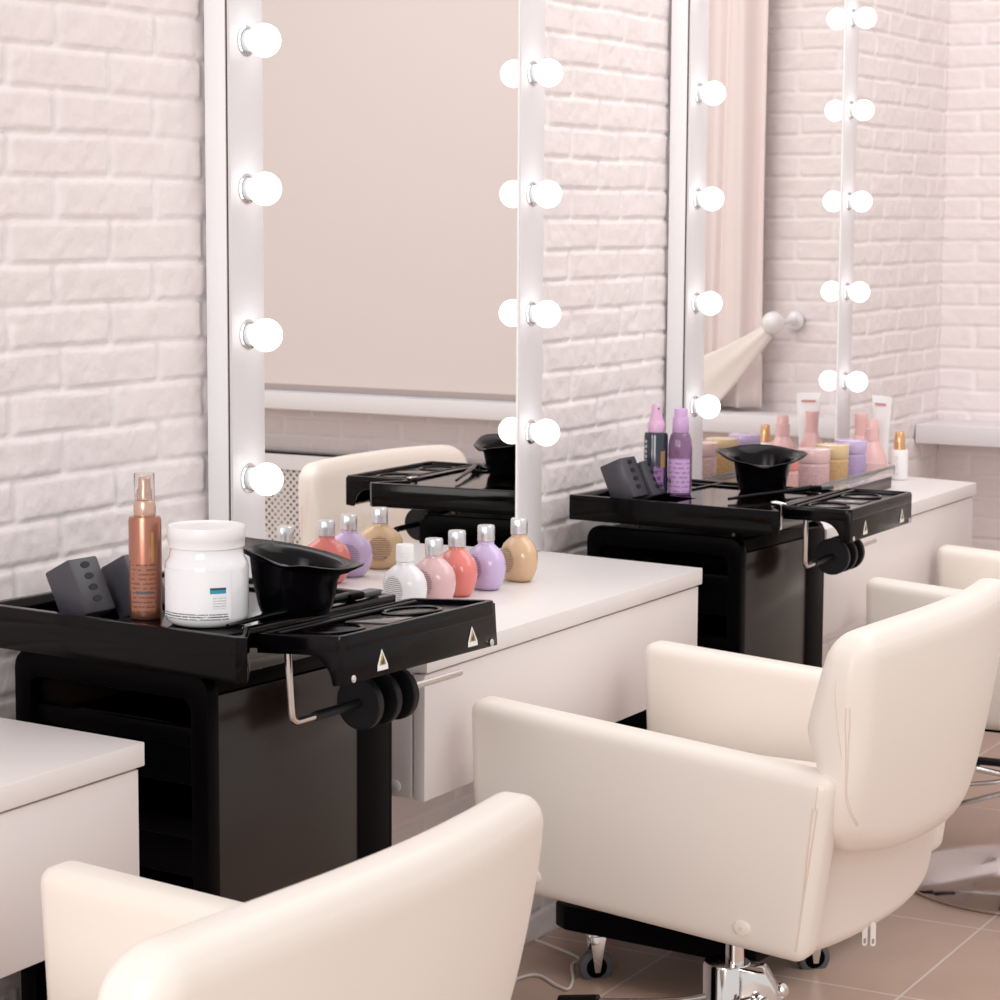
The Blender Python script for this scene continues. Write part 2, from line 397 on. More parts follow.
table('console_table', 'white console in the far corner carrying pastel jars and a white tube', 4.282, 5.212, 5.30)

# ------------------------------------------------------------------ vanity mirrors
def bulb_mesh_parts():
    zc = .0305
    g = lathe_bm([(.0135, .009), (.0150, .0115)]+[(.0240*math.sin(a), zc-.0240*math.cos(a)) for a in [R(40+k*140/14) for k in range(15)][:-1]]+[(.0003, zc+.024)], 32)
    s = lathe_bm([(.0155, .0008), (.0160, .006), (.0150, .0095), (.0140, .0105)], 28)
    r = lathe_bm([(.0175, 0), (.0215, 0), (.0215, .0014), (.0185, .0024), (.0175, .0014)], 32, cap=False)
    out = []
    for nm, bm, m in (('light_bulb', g, M_bulb), ('socket', s, M_socket), ('socket_ring', r, M_chrome)):
        bm.transform(Matrix.Rotation(R(90), 4, 'Y'))
        bmesh.ops.recalc_face_normals(bm, faces=bm.faces); me = bpy.data.meshes.new(nm); bm.to_mesh(me); bm.free(); me.materials.append(m)
        me.polygons.foreach_set('use_smooth', [True]*len(me.polygons)); me.set_sharp_from_angle(angle=R(50)); out.append((nm, me))
    return out
BULB = bulb_mesh_parts()
def vanity(label, y0, g0, g1, y1, rows):
    t = thing('vanity_mirror', label, 'mirror', (0.006, (y0+y1)/2, .7565), 0, 'bulb-lit vanity mirrors on the brick wall')
    c = Vector((.006, (y0+y1)/2, .7565)); Z1 = 2.14
    def loc(bm): bm.transform(Matrix.Translation(-c)); return bm
    build('carcass', loc(box_bm(.006, .0415, y0, y1, .7565, Z1, .0008)), M_mside, t)
    build('shadow_gap', loc(box_bm(.0415, .0452, y0+.002, y1-.002, .7565, Z1-.002)), M_gap, t)
    for a, b in ((y0, g0), (g1, y1)):
        build('frame_panel', loc(box_bm(.0452, .0500, a, b, .7565, Z1, .0008)), M_mframe, t)
    build('frame_panel', loc(box_bm(.0452, .0500, g0, g1, Z1-.09, Z1, .0008)), M_mframe, t)
    gl = build('mirror_glass', loc(box_bm(.0452, .0462, g0+.0015, g1-.0035, .7572, Z1-.091)), M_glass, t, smooth=False)
    build('bevel_glint_edge', loc(box_bm(.0452, .0472, g1-.0035, g1-.0002, .7572, Z1-.091)), M_edge, t)
    for yb in ((y0+g0)/2, (g1+y1)/2):
        for z in rows:
            root = None
            for nm, me in BULB:
                o = bpy.data.objects.new(nm, me); COL.objects.link(o)
                if root is None:
                    root = o; o.parent = t; o.location = Vector((.0503, yb, z))-c
                else: o.parent = root
    return t
ROWS = [.970+.2085*k for k in range(6)]
vanity('large nearer bulb-lit mirror standing on the console with five round bottles', 2.789, 2.870, 3.652, 3.738, [z+.003 for z in ROWS])
vanity('bulb-lit mirror nearer the far corner, reflecting the pink curtain', 4.355, 4.440, 5.208, 5.289, ROWS)

# ------------------------------------------------------------------ salon carts
def cart(label, ox, oy, rot, tz1, apron=.046, v1=.372, cv=.118):
    """origin on the floor under the near right corner of the big tray"""
    t = thing('salon_trolley', label, 'trolley', (ox, oy, 0), R(rot), 'black salon trolleys between the consoles')
    tz0 = tz1-apron; U0 = -.428
    # main tray: apron, rim and a recessed bed
    outer = [(U0, 0), (-.012, 0), (-.002, .010), (-.042, .062), (-.050, .365), (U0, .365)]
    inner = [(U0+.012, .012), (-.022, .012), (-.018, .018), (-.053, .066), (-.062, .353), (U0+.012, .353)]
    bm = loop_bm(outer, inner, tz0, tz1, 'z', .0022)
    CU = -.224                                # open compartment for the clip holders at the wall end
    merge(bm, prism_bm([(U0+.005, cv), (CU, cv), (CU, .005), (-.012, .005), (-.012, .010), (-.048, .062), (-.055, .36), (U0+.005, .36)], tz1-.008, tz1-.004))
    merge(bm, box_bm(U0+.005, CU+.002, .005, cv+.002, tz0+.002, tz0+.006)); merge(bm, box_bm(CU-.001, CU+.002, .006, cv, tz0+.004, tz1-.0045)); merge(bm, box_bm(U0+.01, CU, cv-.001, cv+.002, tz0+.004, tz1-.0045))
    mt = build('tray', bm, M_tray, t)
    bm = bmesh.new()
    merge(bm, box_bm(-.300, -.294, cv+.01, .35, tz1-.0045, tz1-.0005, .001)); merge(bm, box_bm(-.36, -.07, .30, .306, tz1-.0045, tz1-.0005, .001))
    build('divider', bm, M_tray, mt)
    u0, u1, v0 = -.415, -.092, .042
    bz, tz = .125, tz1-.060
    for u, v in ((-.34, .10), (-.34, .30), (-.14, .10), (-.14, .30)):
        build('tray_post', lathe_bm([(.006, tz-.01), (.006, tz1-.006)], 14), M_steel, t).location = (u, v, 0)
    oz = rround(u0, u1, bz, tz, .026, 5); iz = rround(u0+.028, u1-.028, bz+.028, tz-.034, .016, 5)
    build('end_frame', loop_bm(oz, iz, v0, v0+.022, 'y', .003), M_blackm, t)
    build('end_frame', loop_bm(oz, iz, v1-.010, v1+.012, 'y', .003), M_blackm, t)
    build('side_panel', box_bm(u1-.012, u1-.001, v0+.018, v1-.062, bz+.01, tz-.028, .001), M_panel, t)
    build('panel_rail', box_bm(u1-.012, u1-.0025, v0+.018, v1-.062, tz-.026, tz-.004, .001), M_blackm, t)
    build('side_panel', box_bm(u0+.001, u0+.012, v0+.018, v1, bz+.01, tz-.02, .001), M_panel, t)
    build('back_panel', box_bm(u0+.02, u1-.02, v1-.012, v1-.006, bz+.01, tz-.03), M_blackm, t)
    build('corner_post', box_bm(u1-.03, u1+.001, v1-.064, v1+.004, bz, tz-.012, .004), M_blackm, t)
    build('top_panel', box_bm(u0+.02, u1-.02, v0+.02, v1, tz-.014, tz-.006), M_blackm, t)
    for k, dz in enumerate((-.100, -.215, -.330, -.445, -.56)):
        z = tz+dz
        d = build('drawer', loop_bm([(u0+.032, v0+.022), (u1-.032, v0+.022), (u1-.032, v1-.03), (u0+.032, v1-.03)],
                                    [(u0+.038, v0+.028), (u1-.038, v0+.028), (u1-.038, v1-.036), (u0+.038, v1-.036)], z-.045, z+.018, 'z', .001), M_blackm, t)
        build('drawer_lip', box_bm(u0+.030, u1-.030, v0+.008, v0+.024, z+.006, z+.030, .003), M_blackm, d)
        build('drawer_base', box_bm(u0+.034, u1-.034, v0+.024, v1-.032, z-.047, z-.043), M_blackm, d)
    # wide foot and castors
    bm = prism_bm([(-.350, -.160), (-.320, -.178), (.03, -.178), (.055, -.16), (.055, .385), (-.35, .385)], .083, .128, 'z', .004)
    build('base', bm, M_blackm, t)
    for u, v in ((-.268, -.155), (.02, -.155), (-.262, .36), (.03, .115)):
        f = build('castor_fork', box_bm(-.011, .011, -.014, .016, .072, .083, .003), M_chrome, t); f.location = (u, v, 0)
        for q in (-1, 1):
            build('fork_plate', prism_bm([(-.012, .078), (.014, .078), (.005, .020), (-.004, .020)], q*.0125-.001, q*.0125+.001, 'x', .0005), M_chrome, f)
        f.rotation_euler = (0, 0, R(-42)); f.scale = (1.13, 1.13, 1.13); f.location.z = -.0105
        wh = build('wheel', xform(lathe_bm([(.017, -.009), (.022, -.0095), (.0265, -.007), (.0275, 0), (.0265, .007), (.022, .0095), (.017, .009)], 32, cap=False), Matrix.Translation((.0, 0, .0275)) @ Matrix.Rotation(R(90), 4, 'Y')), M_grey, f)
        build('wheel_hub', xform(lathe_bm([(.004, -.0095), (.0172, -.008), (.0172, .008), (.004, .0095)], 24), Matrix.Translation((.0, 0, .0275)) @ Matrix.Rotation(R(90), 4, 'Y')), M_blackm, f)
    return t
def side_tray(t, cart_loc, cart_rot, nfx, nfy, rot, roll, W, L, z=.866):
    """swivel tray; origin at its near outer top corner; u<0 towards the wall, v along the wall"""
    cm = Matrix.Translation(Vector(cart_loc)) @ Matrix.Rotation(R(cart_rot), 4, 'Z')
    wm = Matrix.Translation((nfx, nfy, z)) @ Matrix.Rotation(R(rot), 4, 'Z') @ Matrix.Rotation(R(-roll), 4, 'Y')
    m = cm.inverted() @ wm
    def put(nm, bm, mm, par, ang=40):
        if par is t: bm.transform(m)
        else: bm.transform(m)
        return build(nm, bm, mm, par, ang=ang)
    o = rround(-W, 0, 0, L, .010, 4); i = rround(-W+.008, -.009, .008, L-.008, .006, 4)
    bm = loop_bm(o, i, -.020, 0, 'z', .0018)
    merge(bm, box_bm(-W+.004, -.004, .004, L-.004, -.010, -.006))
    # deep outer skirt and the arched ends
    merge(bm, box_bm(-.006, -.0006, .003, L-.003, -.058, -.003, .0015))
    arch = [(-W+.004, -.004), (-.0012, -.004), (-.0012, -.058), (-.018, -.060)]+[(-.056+.036*math.cos(R(a)), -.058+.034*math.sin(R(a))) for a in range(0, 91, 9)]+[(-W+.004, -.024)]
    for v in (.0008, L-.0068): merge(bm, prism_bm(arch, v, v+.006, 'y', .0008))
    st = put('swivel_tray', bm, M_black, t)
    for v in (.075, L-.085):
        ring = lathe_bm([(.034, -.0062), (.040, -.0062), (.040, -.0035), (.037, -.0022), (.034, -.0035)], 36, cap=False, sx=.95); ring.transform(Matrix.Translation((-W*.5-.004, v, 0)))
        put('cup_well', ring, M_black, st)
        d = lathe_bm([(.034, -.0062), (.0335, -.0052), (.001, -.0054)], 36, sx=.95, cap=False); d.transform(Matrix.Translation((-W*.5-.004, v, 0)))
        put('well_bed', d, M_black, st)
    put('inset_plate', box_bm(-W*.5-.032, -W*.5+.034, L*.5-.026, L*.5+.026, -.006, -.004, .0008), mat('grey_inset', (.12, .11, .11), .12), st)
    put('ridge', tube_bm([(-W+.022, .02, -.003), (-W+.022, L-.02, -.003)], .003, 10), M_black, st)
    # yellow triangular caution stickers
    for v in (.074, L-.058):
        put('caution_sticker', prism_bm([(v-.0105, -.051), (v+.0105, -.051), (v+.010, -.045), (v, -.026), (v-.010, -.045)], .0001, .0006, 'x'), M_paper, st)['label'] = 'white-edged caution sticker with a yellow triangle'
        put('yellow_triangle', prism_bm([(v-.0070, -.045), (v+.0070, -.045), (v, -.030)], .0006, .0009, 'x'), M_yel, st)
        put('hand_mark', prism_bm([(v-.003, -.044), (v+.003, -.044), (v+.0035, -.039), (v+.001, -.034), (v, -.038), (v-.0035, -.040)], .0009, .0012, 'x'), M_ink, st)
    for v in (.016, L-.016):
        s = lathe_bm([(.0045, 0), (.0045, .0010), (.003, .0018)], 18); s.transform(Matrix.Translation((.0, v, -.0525)) @ Matrix.Rotation(R(90), 4, 'Y'))
        put('screw', s, M_alu, st)
    put('under_rail', tube_bm([(-.010, .02, -.057), (-.010, L-.02, -.057)], .0028, 8), M_steel, st)
    # foil-roll bracket: bent wire with three discs
    wu = -W+.045; zz = -.108
    wire = fillet([(wu, -.004+.012, -.01), (wu, .008, zz), (wu+.004, .355, zz+.006)], .012)
    put('roll_bracket', tube_bm(wire, .0044, 12), M_steel, st)
    rod = tube_bm([(wu+.0005, .05, zz+.001), (wu+.002, .20, zz+.003)], .0058, 12); put('roll_spindle', rod, M_rubber, st)
    for k, v in enumerate((.142, .180, .216)):
        d = lathe_bm([(.006, -.0055), (.0320, -.0055), (.0335, -.004), (.0335, .004), (.0320, .0055), (.006, .0055)], 44)
        d.transform(Matrix.Translation((wu+.003*v, v, zz+.002)) @ Matrix.Rotation(R(90), 4, 'X')); put('roll_disc', d, M_rubber, st, ang=30)
    # chrome hinge loop
    loop = fillet([(-W-.004, .012, -.045), (-W-.004, .012, .0015), (-W-.018, .0, .0035), (-W-.020, .022, .003), (-W-.004, .034, -.003)], .006, 5)
    put('hinge_rod', tube_bm(loop, .0027, 10), M_chrome, st)
    return st
C1 = (.462, 2.226, 0); C2 = (.469, 3.826, 0)
c1 = cart('black salon trolley nearest the camera, carrying the copper bottle and white jar', C1[0], C1[1], -5, .868, .054, .402, .20)
side_tray(c1, C1, -5, .557, 2.289, -4.6, 4.2, .134, .322, .870)
c2 = cart('black salon trolley further back, carrying the navy and lilac spray bottles', C2[0], C2[1], -4.5, .844)
side_tray(c2, C2, -4.5, .571, 3.911, 0, 0, .132, .325, .844)

# ------------------------------------------------------------------ things on the trolleys
def holder(label, x, y, z, lean, turn, s=1):
    t = thing('clip_holder', label, 'holder', (x, y, z), R(turn), 'grey plastic clip holders')
    M = Matrix.Rotation(R(lean), 4, 'Y')
    b = box_bm(-.044*s, 0, 0, .050*s, 0, .070*s, .003); b.transform(M)
    build('body', b, M_hold, t)
    for k in range(4):
        h = lathe_bm([(.0001, 0), (.0075*s, 0), (.0075*s, .0006)], 20, sx=.55, sy=1); h.transform(M @ Matrix.Translation((0.0001, .025*s, (.017+.0145*k)*s)) @ Matrix.Rotation(R(90), 4, 'Y'))
        build('slot', h, mat('slot_dark', (.004, .004, .005), .6), t)
    bb = [M @ Vector((x, 0, 0)) for x in (-.044*s, 0)]
    t.location.z = z-min(v.z for v in bb)
    return t
TZ = .8645; TY = .8405
holder('grey four-hole clip holder leaning left at the end of the nearest trolley', .182, 2.292, TZ-.022, -27, -5, 1.04)
holder('grey clip holder half hidden behind the copper spray bottle', .214, 2.362, TZ-.022, -27, -5, 1.04)
holder('grey clip holder with holes leaning left on the rear trolley', .166, 3.880, TY-.016, -24, -4, 1.1)
holder('grey clip holder mostly hidden behind the navy spray bottle', .178, 3.938, TY-.016, -24, -4, .98)

def ring_label(r, z0, z1, a0, a1, n=24, sy=1, t=.0003):
    bm = bmesh.new(); pr = None
    for k in range(n+1):
        a = R(a0+(a1-a0)*k/n); c, s = math.cos(a), math.sin(a)
        q = [bm.verts.new(((r+t)*c, (r+t)*s*sy, z0)), bm.verts.new(((r+t)*c, (r+t)*s*sy, z1))]
        if pr: bm.faces.new((pr[0], q[0], q[1], pr[1]))
        pr = q
    return bm
# camera-facing angle on the ground plane is about -61 degrees
# copper spray bottle
t = thing('spray_bottle', 'tall copper spray bottle with clear cap on the nearest trolley', 'bottle', (.264, 2.302, TZ)); t.scale = (1, 1, 1.14)
M_cop = mat('copper_lacquer', (.44, .19, .13), .28, metal=.8, coat=.4); M_gold = mat('pale_gold', (.62, .43, .33), .25, metal=.6)
build('body', lathe_bm([(.018, 0), (.0195, .002), (.0200, .006), (.0200, .105), (.0188, .1095), (.012, .1105)], 40), M_cop, t)
build('collar', lathe_bm([(.0128, .110), (.0135, .112), (.0135, .124), (.012, .127), (.0105, .1275)], 32), M_gold, t)
build('pump_head', lathe_bm([(.0095, .127), (.0095, .137), (.0078, .140), (.0072, .150), (.006, .151)], 28), M_gold, t)
build('clear_cap', lathe_bm([(.0125, .1275), (.0125, .154), (.012, .156), (.0118, .1555), (.0118, .1275)], 28, cap=False), mat('clear_plastic', (.96, .93, .92), .05, trans=.95, ior=1.2), t)
build('print', ring_label(.02, .008, .060, -110, -15), label_mat('copper_print', (.36, .145, .09), (.17, .07, .045), 200, .6, .55), t)
build('gold_crest', ring_label(.02, .062, .094, -32, -22), mat('crest_gold', (.50, .30, .10), .35, metal=.4), t)
build('dark_stripe', ring_label(.0202, .028, .031, -88, -28), M_ink, t)
# big white jar
t = thing('cream_jar', 'large white screw-top jar with clear body and white label on the nearest trolley', 'jar', (.350, 2.310, TZ)); t.scale = (1, 1, .955)
M_jar = mat('white_cream_jar', (.84, .85, .88), .12, coat=.6)
build('body', lathe_bm([(.036, 0), (.043, .0015), (.0485, .006), (.0505, .012), (.0505, .072), (.049, .080), (.045, .086), (.0440, .096), (.0445, .1)], 48), M_jar, t)
ld = lathe_bm([(.0448, .098), (.0460, .099), (.0462, .108), (.0468, .109), (.0468, .122), (.0458, .125), (.0446, .1245), (.0440, .1225), (.001, .1222)], 48, cap=False)
build('lid', ld, mat('white_lid', (.86, .85, .86), .35), t)
build('label', ring_label(.0507, .012, .073, -132, -20, 36), M_paper, t)
build('small_print', ring_label(.0511, .012, .0195, -128, -24, 36), label_mat('jar_print', (.86, .87, .90), (.18, .18, .2), 300, .4, .6), t)
build('blue_print', ring_label(.0511, .045, .052, -50, -28), M_teal, t)
build('blue_stripe', ring_label(.0514, .0498, .0525, -50, -28), mat('navy_print', (.02, .08, .12), .4), t)
build('address_print', ring_label(.0511, .026, .042, -46, -28), label_mat('address', (.86, .87, .90), (.55, .57, .6), 300, .5, .6), t)
# clear cup behind the jar
t = thing('clear_cup', 'clear plastic measuring cup half hidden behind the white cream jar', 'cup', (.318, 2.40, TZ))
t.location = (.350, 2.452, TZ)
bm = lathe_bm([(.040, 0), (.041, .002), (.050, .083), (.051, .085), (.0485, .083), (.039, .003), (.001, .0025)], 40, cap=False)
t.location = (.290, 2.388, TZ); t.scale = (.70, .70, .85)
build('cup_body', bm, mat('clear_cup_plastic', (.93, .93, .95), .06, trans=.9, ior=1.25), t)

def bowl(label, x, y, z, rot, s=1, tilt=(0, 0)):
    t = thing('tint_bowl', label, 'bowl', (x, y, z), R(rot), 'black tint bowls')
    n = 72; bm = bmesh.new(); rings = []
    prof = [(.040, 0), (.042, .002), (.045, .010), (.0515, .040), (.0545, .057), (.0555, .060), (.072, .068), (.0728, .0695), (.0715, .0705), (.0545, .0635), (.0525, .058), (.048, .040), (.043, .012), (.038, .005), (.001, .0045)]
    for r, h in prof:
        ring = []
        for i in range(n):
            a = 2*math.pi*i/n
            lip = max(0, math.cos(a-math.pi))**14+.8*max(0, math.cos(a))**14
            k = 1+(.20*lip if h > .059 and r > .055 else 0); hz = h+(.006*lip if r > .06 else 0)-(.006*max(0, math.cos(a+math.pi/2))**30 if r > .06 else 0)
            hz += tilt[0]*(r*math.cos(a)) + tilt[1]*r*math.sin(a) if h > .055 else 0
            ring.append(bm.verts.new((r*k*math.cos(a)*s, r*k*math.sin(a)*s, hz*s)))
        rings.append(ring)
    for a, b in zip(rings, rings[1:]):
        for i in range(n): bm.faces.new((a[i], a[(i+1) % n], b[(i+1) % n], b[i]))
    bm.faces.new(rings[0][::-1])
    build('bowl_shell', bm, M_black, t, ang=60)
    return t
bowl('black tint bowl with flared rim beside the white jar on the nearest trolley', .398, 2.430, TZ, 20, 1.04, (-.20, -.03))
bowl('black tint bowl with pouring lips on the rear trolley', .316, 4.118, TY, 25, 1.0, (-.02, .16))
def brush(label, p0, p1):
    p0 = Vector(p0); p1 = Vector(p1); d = p1-p0
    t = thing('tint_brush', label, 'brush', p0, math.atan2(d.y, d.x), 'tint brushes')
    L = d.length
    build('handle', tube_bm([(0, 0, .006), (L*.25, 0, .008), (L*.62, 0, .009), (L*.80, 0, .010)], [.0028, .0035, .005, .006], 10), M_black, t)
    build('ferrule', box_bm(L*.78, L*.88, -.009, .009, .004, .014, .003), M_blackm, t)
    build('bristles', box_bm(L*.88, L, -.0095, .0095, .005, .012, .002), mat('grey_bristle', (.09, .09, .11), .35), t)
    return t
brush('black tint brush lying in front of the bowl on the nearest trolley', (.405, 2.275, TZ), (.425, 2.575, TZ))
brush('black tint brush lying beside the bowl on the rear trolley', (.33, 3.93, TY), (.425, 4.19, TY))

# navy and lilac spray bottles on the rear trolley
M_navy = mat('navy_plastic', (.018, .022, .045), .15, coat=.5); M_lil = mat('lilac_plastic', (.62, .40, .68), .3)
t = thing('spray_bottle', 'navy spray bottle with pink spray head on the rear trolley', 'bottle', (.158, 3.986, TY)); t.scale = (1.06, 1.06, 1.01)
build('body', lathe_bm([(.018, 0), (.0205, .002), (.0210, .008), (.0210, .108), (.0195, .113), (.013, .1145)], 36), M_navy, t)
build('collar', lathe_bm([(.0145, .114), (.0150, .117), (.0150, .130), (.012, .135)], 28), mat('pink_lilac_head', (.74, .45, .66), .3), t)
build('spray_head', lathe_bm([(.0125, .134), (.0105, .142), (.0085, .155), (.008, .163), (.0065, .165)], 24), MATS['pink_lilac_head'], t)
nz = lathe_bm([(.0022, 0), (.0022, .002)], 12); nz.transform(Matrix.Translation((.0055, -.0040, .157)) @ Matrix.Rotation(R(90), 4, 'Y')); build('nozzle', nz, M_ink, t)
build('flower_print', ring_label(.021, .018, .052, -75, -25), label_mat('navy_flower', (.30, .14, .32), (.10, .06, .16), 90, .4, .5), t)
build('gold_panel', ring_label(.0212, .050, .080, -42, -18), mat('bronze_print', (.36, .20, .08), .4), t)
build('side_print', ring_label(.021, .040, .100, -128, -112), label_mat('navy_letters', (.03, .035, .06), (.5, .48, .52), 110, .35, .7), t)
build('base_print', ring_label(.0212, .003, .016, -90, -20), label_mat('navy_base', (.02, .025, .05), (.6, .4, .5), 300, .5, .45), t)
t = thing('spray_bottle', 'translucent lilac pump bottle with lilac label on the rear trolley', 'bottle', (.200, 4.003, TY)); t.scale = (1.15, 1.15, 1.03)
build('body', lathe_bm([(.017, 0), (.0185, .002), (.0195, .008), (.0195, .085), (.0185, .097), (.0165, .106), (.0145, .110), (.012, .112)], 36), mat('violet_clear', (.36, .20, .38), .05, trans=.55, ior=1.3, coat=.5), t)
build('collar', lathe_bm([(.0125, .111), (.0135, .113), (.0130, .136), (.0118, .139)], 28), M_lil, t)
build('pump_cap', lathe_bm([(.0112, .138), (.0108, .152), (.0098, .154), (.001, .1545)], 28, cap=False), M_lil, t)
build('label', ring_label(.0195, .004, .066, -140, -15, 30), label_mat('lilac_label', (.62, .40, .68), (.38, .20, .46), 120, .62, .55), t)
build('recycle_mark', ring_label(.0199, .020, .029, -125, -113), M_ink, t)

# ------------------------------------------------------------------ five round bottles on the middle console
def round_bottle(label, x, y, col, capcol=None, turn=-118):
    t = thing('cosmetic_bottle', label, 'bottle', (x, y, .7552), R(turn), 'round flat cosmetic bottles in a row on the console')
    # local +x is the broad label face
    m = mat('bottle_'+str(col), col, .27, coat=.6, sub=.0)
    prof = [(.016, 0), (.021, .0008), (.0255, .004), (.0305, .012), (.0345, .024), (.0362, .036), (.0350, .049), (.0300, .060), (.0220, .068), (.0145, .0725), (.0135, .0735), (.0135, .0765), (.0125, .078)]
    bm = bmesh.new(); n = 48; rings = []
    for r, h in prof:
        f = .70+.30*max(0, min(1, (h-.064)/.012)); r = r*(1.10 if h < .066 else 1.0)
        if h < .012: f = .70+.10*(1-h/.012)
        rings.append([bm.verts.new((r*f*math.cos(2*math.pi*i/n), r*math.sin(2*math.pi*i/n), h)) for i in range(n)])
    for a, b in zip(rings, rings[1:]):
        for i in range(n): bm.faces.new((a[i], a[(i+1) % n], b[(i+1) % n], b[i]))
    bm.faces.new(rings[0][::-1]); bm.faces.new(rings[-1])
    build('body', bm, m, t, ang=70)
    build('cap', lathe_bm([(.0132, .078), (.0140, .0785), (.0140, .0835), (.0136, .0838), (.0136, .0848), (.0140, .085), (.0140, .089), (.0136, .0893), (.0136, .0903), (.0140, .0906), (.0138, .102), (.0128, .1035), (.001, .104)], 36, cap=False), capcol or M_alu, t)
    for s in (1, -1):      # oval label on each broad face, following the belly
        bm = bmesh.new(); rows = []
        for i in range(0, 9):
            rr = .0205*i/8; row = []
            for k in range(36):
                a = 2*math.pi*k/36; yy = rr*math.cos(a); zz = .036+rr*math.sin(a)*1.02
                # belly radius at this height
                R0 = 1.10*np.interp(zz, [p[1] for p in prof], [p[0] for p in prof]); q = max(0, 1-(yy/R0)**2)
                row.append(bm.verts.new((s*(.70*R0*math.sqrt(q)+.0005), yy, zz)))
            rows.append(row)
        for a, b in zip(rows[1:], rows[2:]):
            for k in range(36): bm.faces.new((a[k], a[(k+1) % 36], b[(k+1) % 36], b[k]))
        bm.faces.new(rows[1])
        ink = tuple(c*.38 for c in col)
        build('label', bm, label_mat('print_'+str(col), tuple(min(1, c*.93) for c in col), ink, 330, .45, .62), t, ang=70)
        rec = lathe_bm([(.0022, 0), (.0022, .0003)], 14); rec.transform(Matrix.Translation((s*.0255, -.009*s, .0225)) @ Matrix.Rotation(R(90), 4, 'Y'))
        build('recycle_mark', rec, M_ink, t)
    return t
round_bottle('plain white round bottle with white cap, first in the row of five', .180, 3.051, (.82, .80, .83), mat('white_cap', (.86, .85, .87), .3), -106)
round_bottle('pale pink round bottle with silver cap between the white and coral ones', .184, 3.131, (.74, .48, .49), None, -106)
round_bottle('coral red round bottle with silver cap in the row of five', .169, 3.228, (.80, .22, .19), None, -112)
round_bottle('lilac round bottle with silver cap beside the golden one', .177, 3.308, (.60, .47, .74), None, -116)
round_bottle('golden beige round bottle with silver cap, last in the row of five', .181, 3.412, (.66, .44, .26), None, -120)

# ------------------------------------------------------------------ far console: tray with jars, bottles, tube
t = thing('display_tray', 'dark brown display stand with clear acrylic rim on the far console', 'display stand', (.175, 4.70, .7552))
build('base', box_bm(-.085, .080, -.32, .31, 0, .026, .002), M_riser, t)
build('acrylic_rim', loop_bm([(-.087, -.322), (.082, -.322), (.082, .325), (-.087, .325)], [(-.083, -.318), (.078, -.318), (.078, .321), (-.083, .321)], .0262, .050, 'z', .0008), M_acr, t)
for v in (-.1, .02, .14, .26): build('acrylic_foot', lathe_bm([(.005, .0262), (.005, .047)], 14), M_acr, t).location = (.072, v, 0)
JZ = .7816
def jar(label, x, y, col, lid, r=.036, h=.080):
    t = thing('cream_pot', label, 'jar', (x, y, JZ), 0, 'pastel cream pots on the display stand')
    m = mat('pot_'+str(col), col, .3, coat=.4)
    build('body', lathe_bm([(r*.9, 0), (r*.97, .002), (r*.97, h*.60), (r*.94, h*.64)], 40), m, t)
    build('lid', lathe_bm([(r*.98, h*.645), (r, h*.66), (r, h*.97), (r*.97, h), (r*.9, h*1.005), (.001, h)], 40, cap=False), mat('lid_'+str(lid), lid, .25, coat=.4), t)
    build('label', ring_label(r*.97, h*.06, h*.56, -170, 80, 40), label_mat('potprint_'+str(col), col, tuple(c*.6 for c in col), 230, .6, .5), t)
    return t
jar('coral lidded cream pot, mostly hidden behind the rear tint bowl', .175, 4.560, (.75, .42, .40), (.75, .22, .20))
jar('pale pink cream pot between the coral and gold pots', .177, 4.733, (.72, .47, .48), (.74, .50, .50))
jar('golden cream pot between the pink and lilac pots', .177, 4.845, (.68, .43, .20), (.72, .52, .30))
jar('lilac cream pot, rightmost of the pots on the stand', .173, 4.967, (.55, .42, .68), (.58, .46, .72))
M_pk = mat('pink_bottle', (.78, .48, .47), .28, coat=.5)
def tall_bottle(label, x, y, pump):
    t = thing('lotion_bottle', label, 'bottle', (x, y, .7552), 0, 'slender pink lotion bottles')
    build('body', lathe_bm([(.020, 0), (.0260, .002), (.0285, .012), (.0290, .028), (.0272, .044), (.0220, .058), (.0165, .068), (.0140, .075), (.0130, .077)], 40), M_pk, t)
    if pump:
        build('neck_cap', lathe_bm([(.0142, .076), (.0140, .100), (.0118, .101), (.0115, .116), (.0105, .118), (.001, .1182)], 32, cap=False), M_pk, t)
    else:
        build('neck_cap', lathe_bm([(.0130, .076), (.0125, .090), (.0128, .108), (.0140, .117), (.0135, .119), (.001, .1185)], 32, cap=False), M_pk, t)
    build('print', ring_label(.0288, .010, .016, -120, -20), label_mat('pink_print', (.76, .46, .46), (.45, .2, .24), 300, .4, .6), t)
    return t
tall_bottle('slender pink pump bottle with stepped collar on the far console', .156, 5.150, True).scale = (1.2, 1.2, 1.17)
tall_bottle('slender pink bottle with flared cap, behind the stepped pump bottle', .107, 5.209, False).scale = (1.15, 1.15, 1.22)
t = thing('cream_tube', 'white squeeze tube standing on its cap behind the pink bottles', 'tube', (.137, 5.262, .7552), R(-20)); t.scale = (.97, 1, 1.22)
build('cap', lathe_bm([(.0175, 0), (.0185, .001), (.0185, .022), (.017, .024)], 32), M_sill, t)
bm = bmesh.new(); rings = []; n = 40
for k in range(13):
    s = k/12; z = .024+.126*s; a_ = .019+(.0305-.019)*s; b_ = .018*(1-s)+.0012
    rings.append([bm.verts.new((a_*math.cos(2*math.pi*i/n), b_*math.sin(2*math.pi*i/n), z)) for i in range(n)])
for a, b in zip(rings, rings[1:]):
    for i in range(n): bm.faces.new((a[i], a[(i+1) % n], b[(i+1) % n], b[i]))
bm.faces.new(rings[0][::-1]); bm.faces.new(rings[-1])
build('tube_body', bm, mat('white_tube', (.86, .84, .85), .3), t, ang=70)
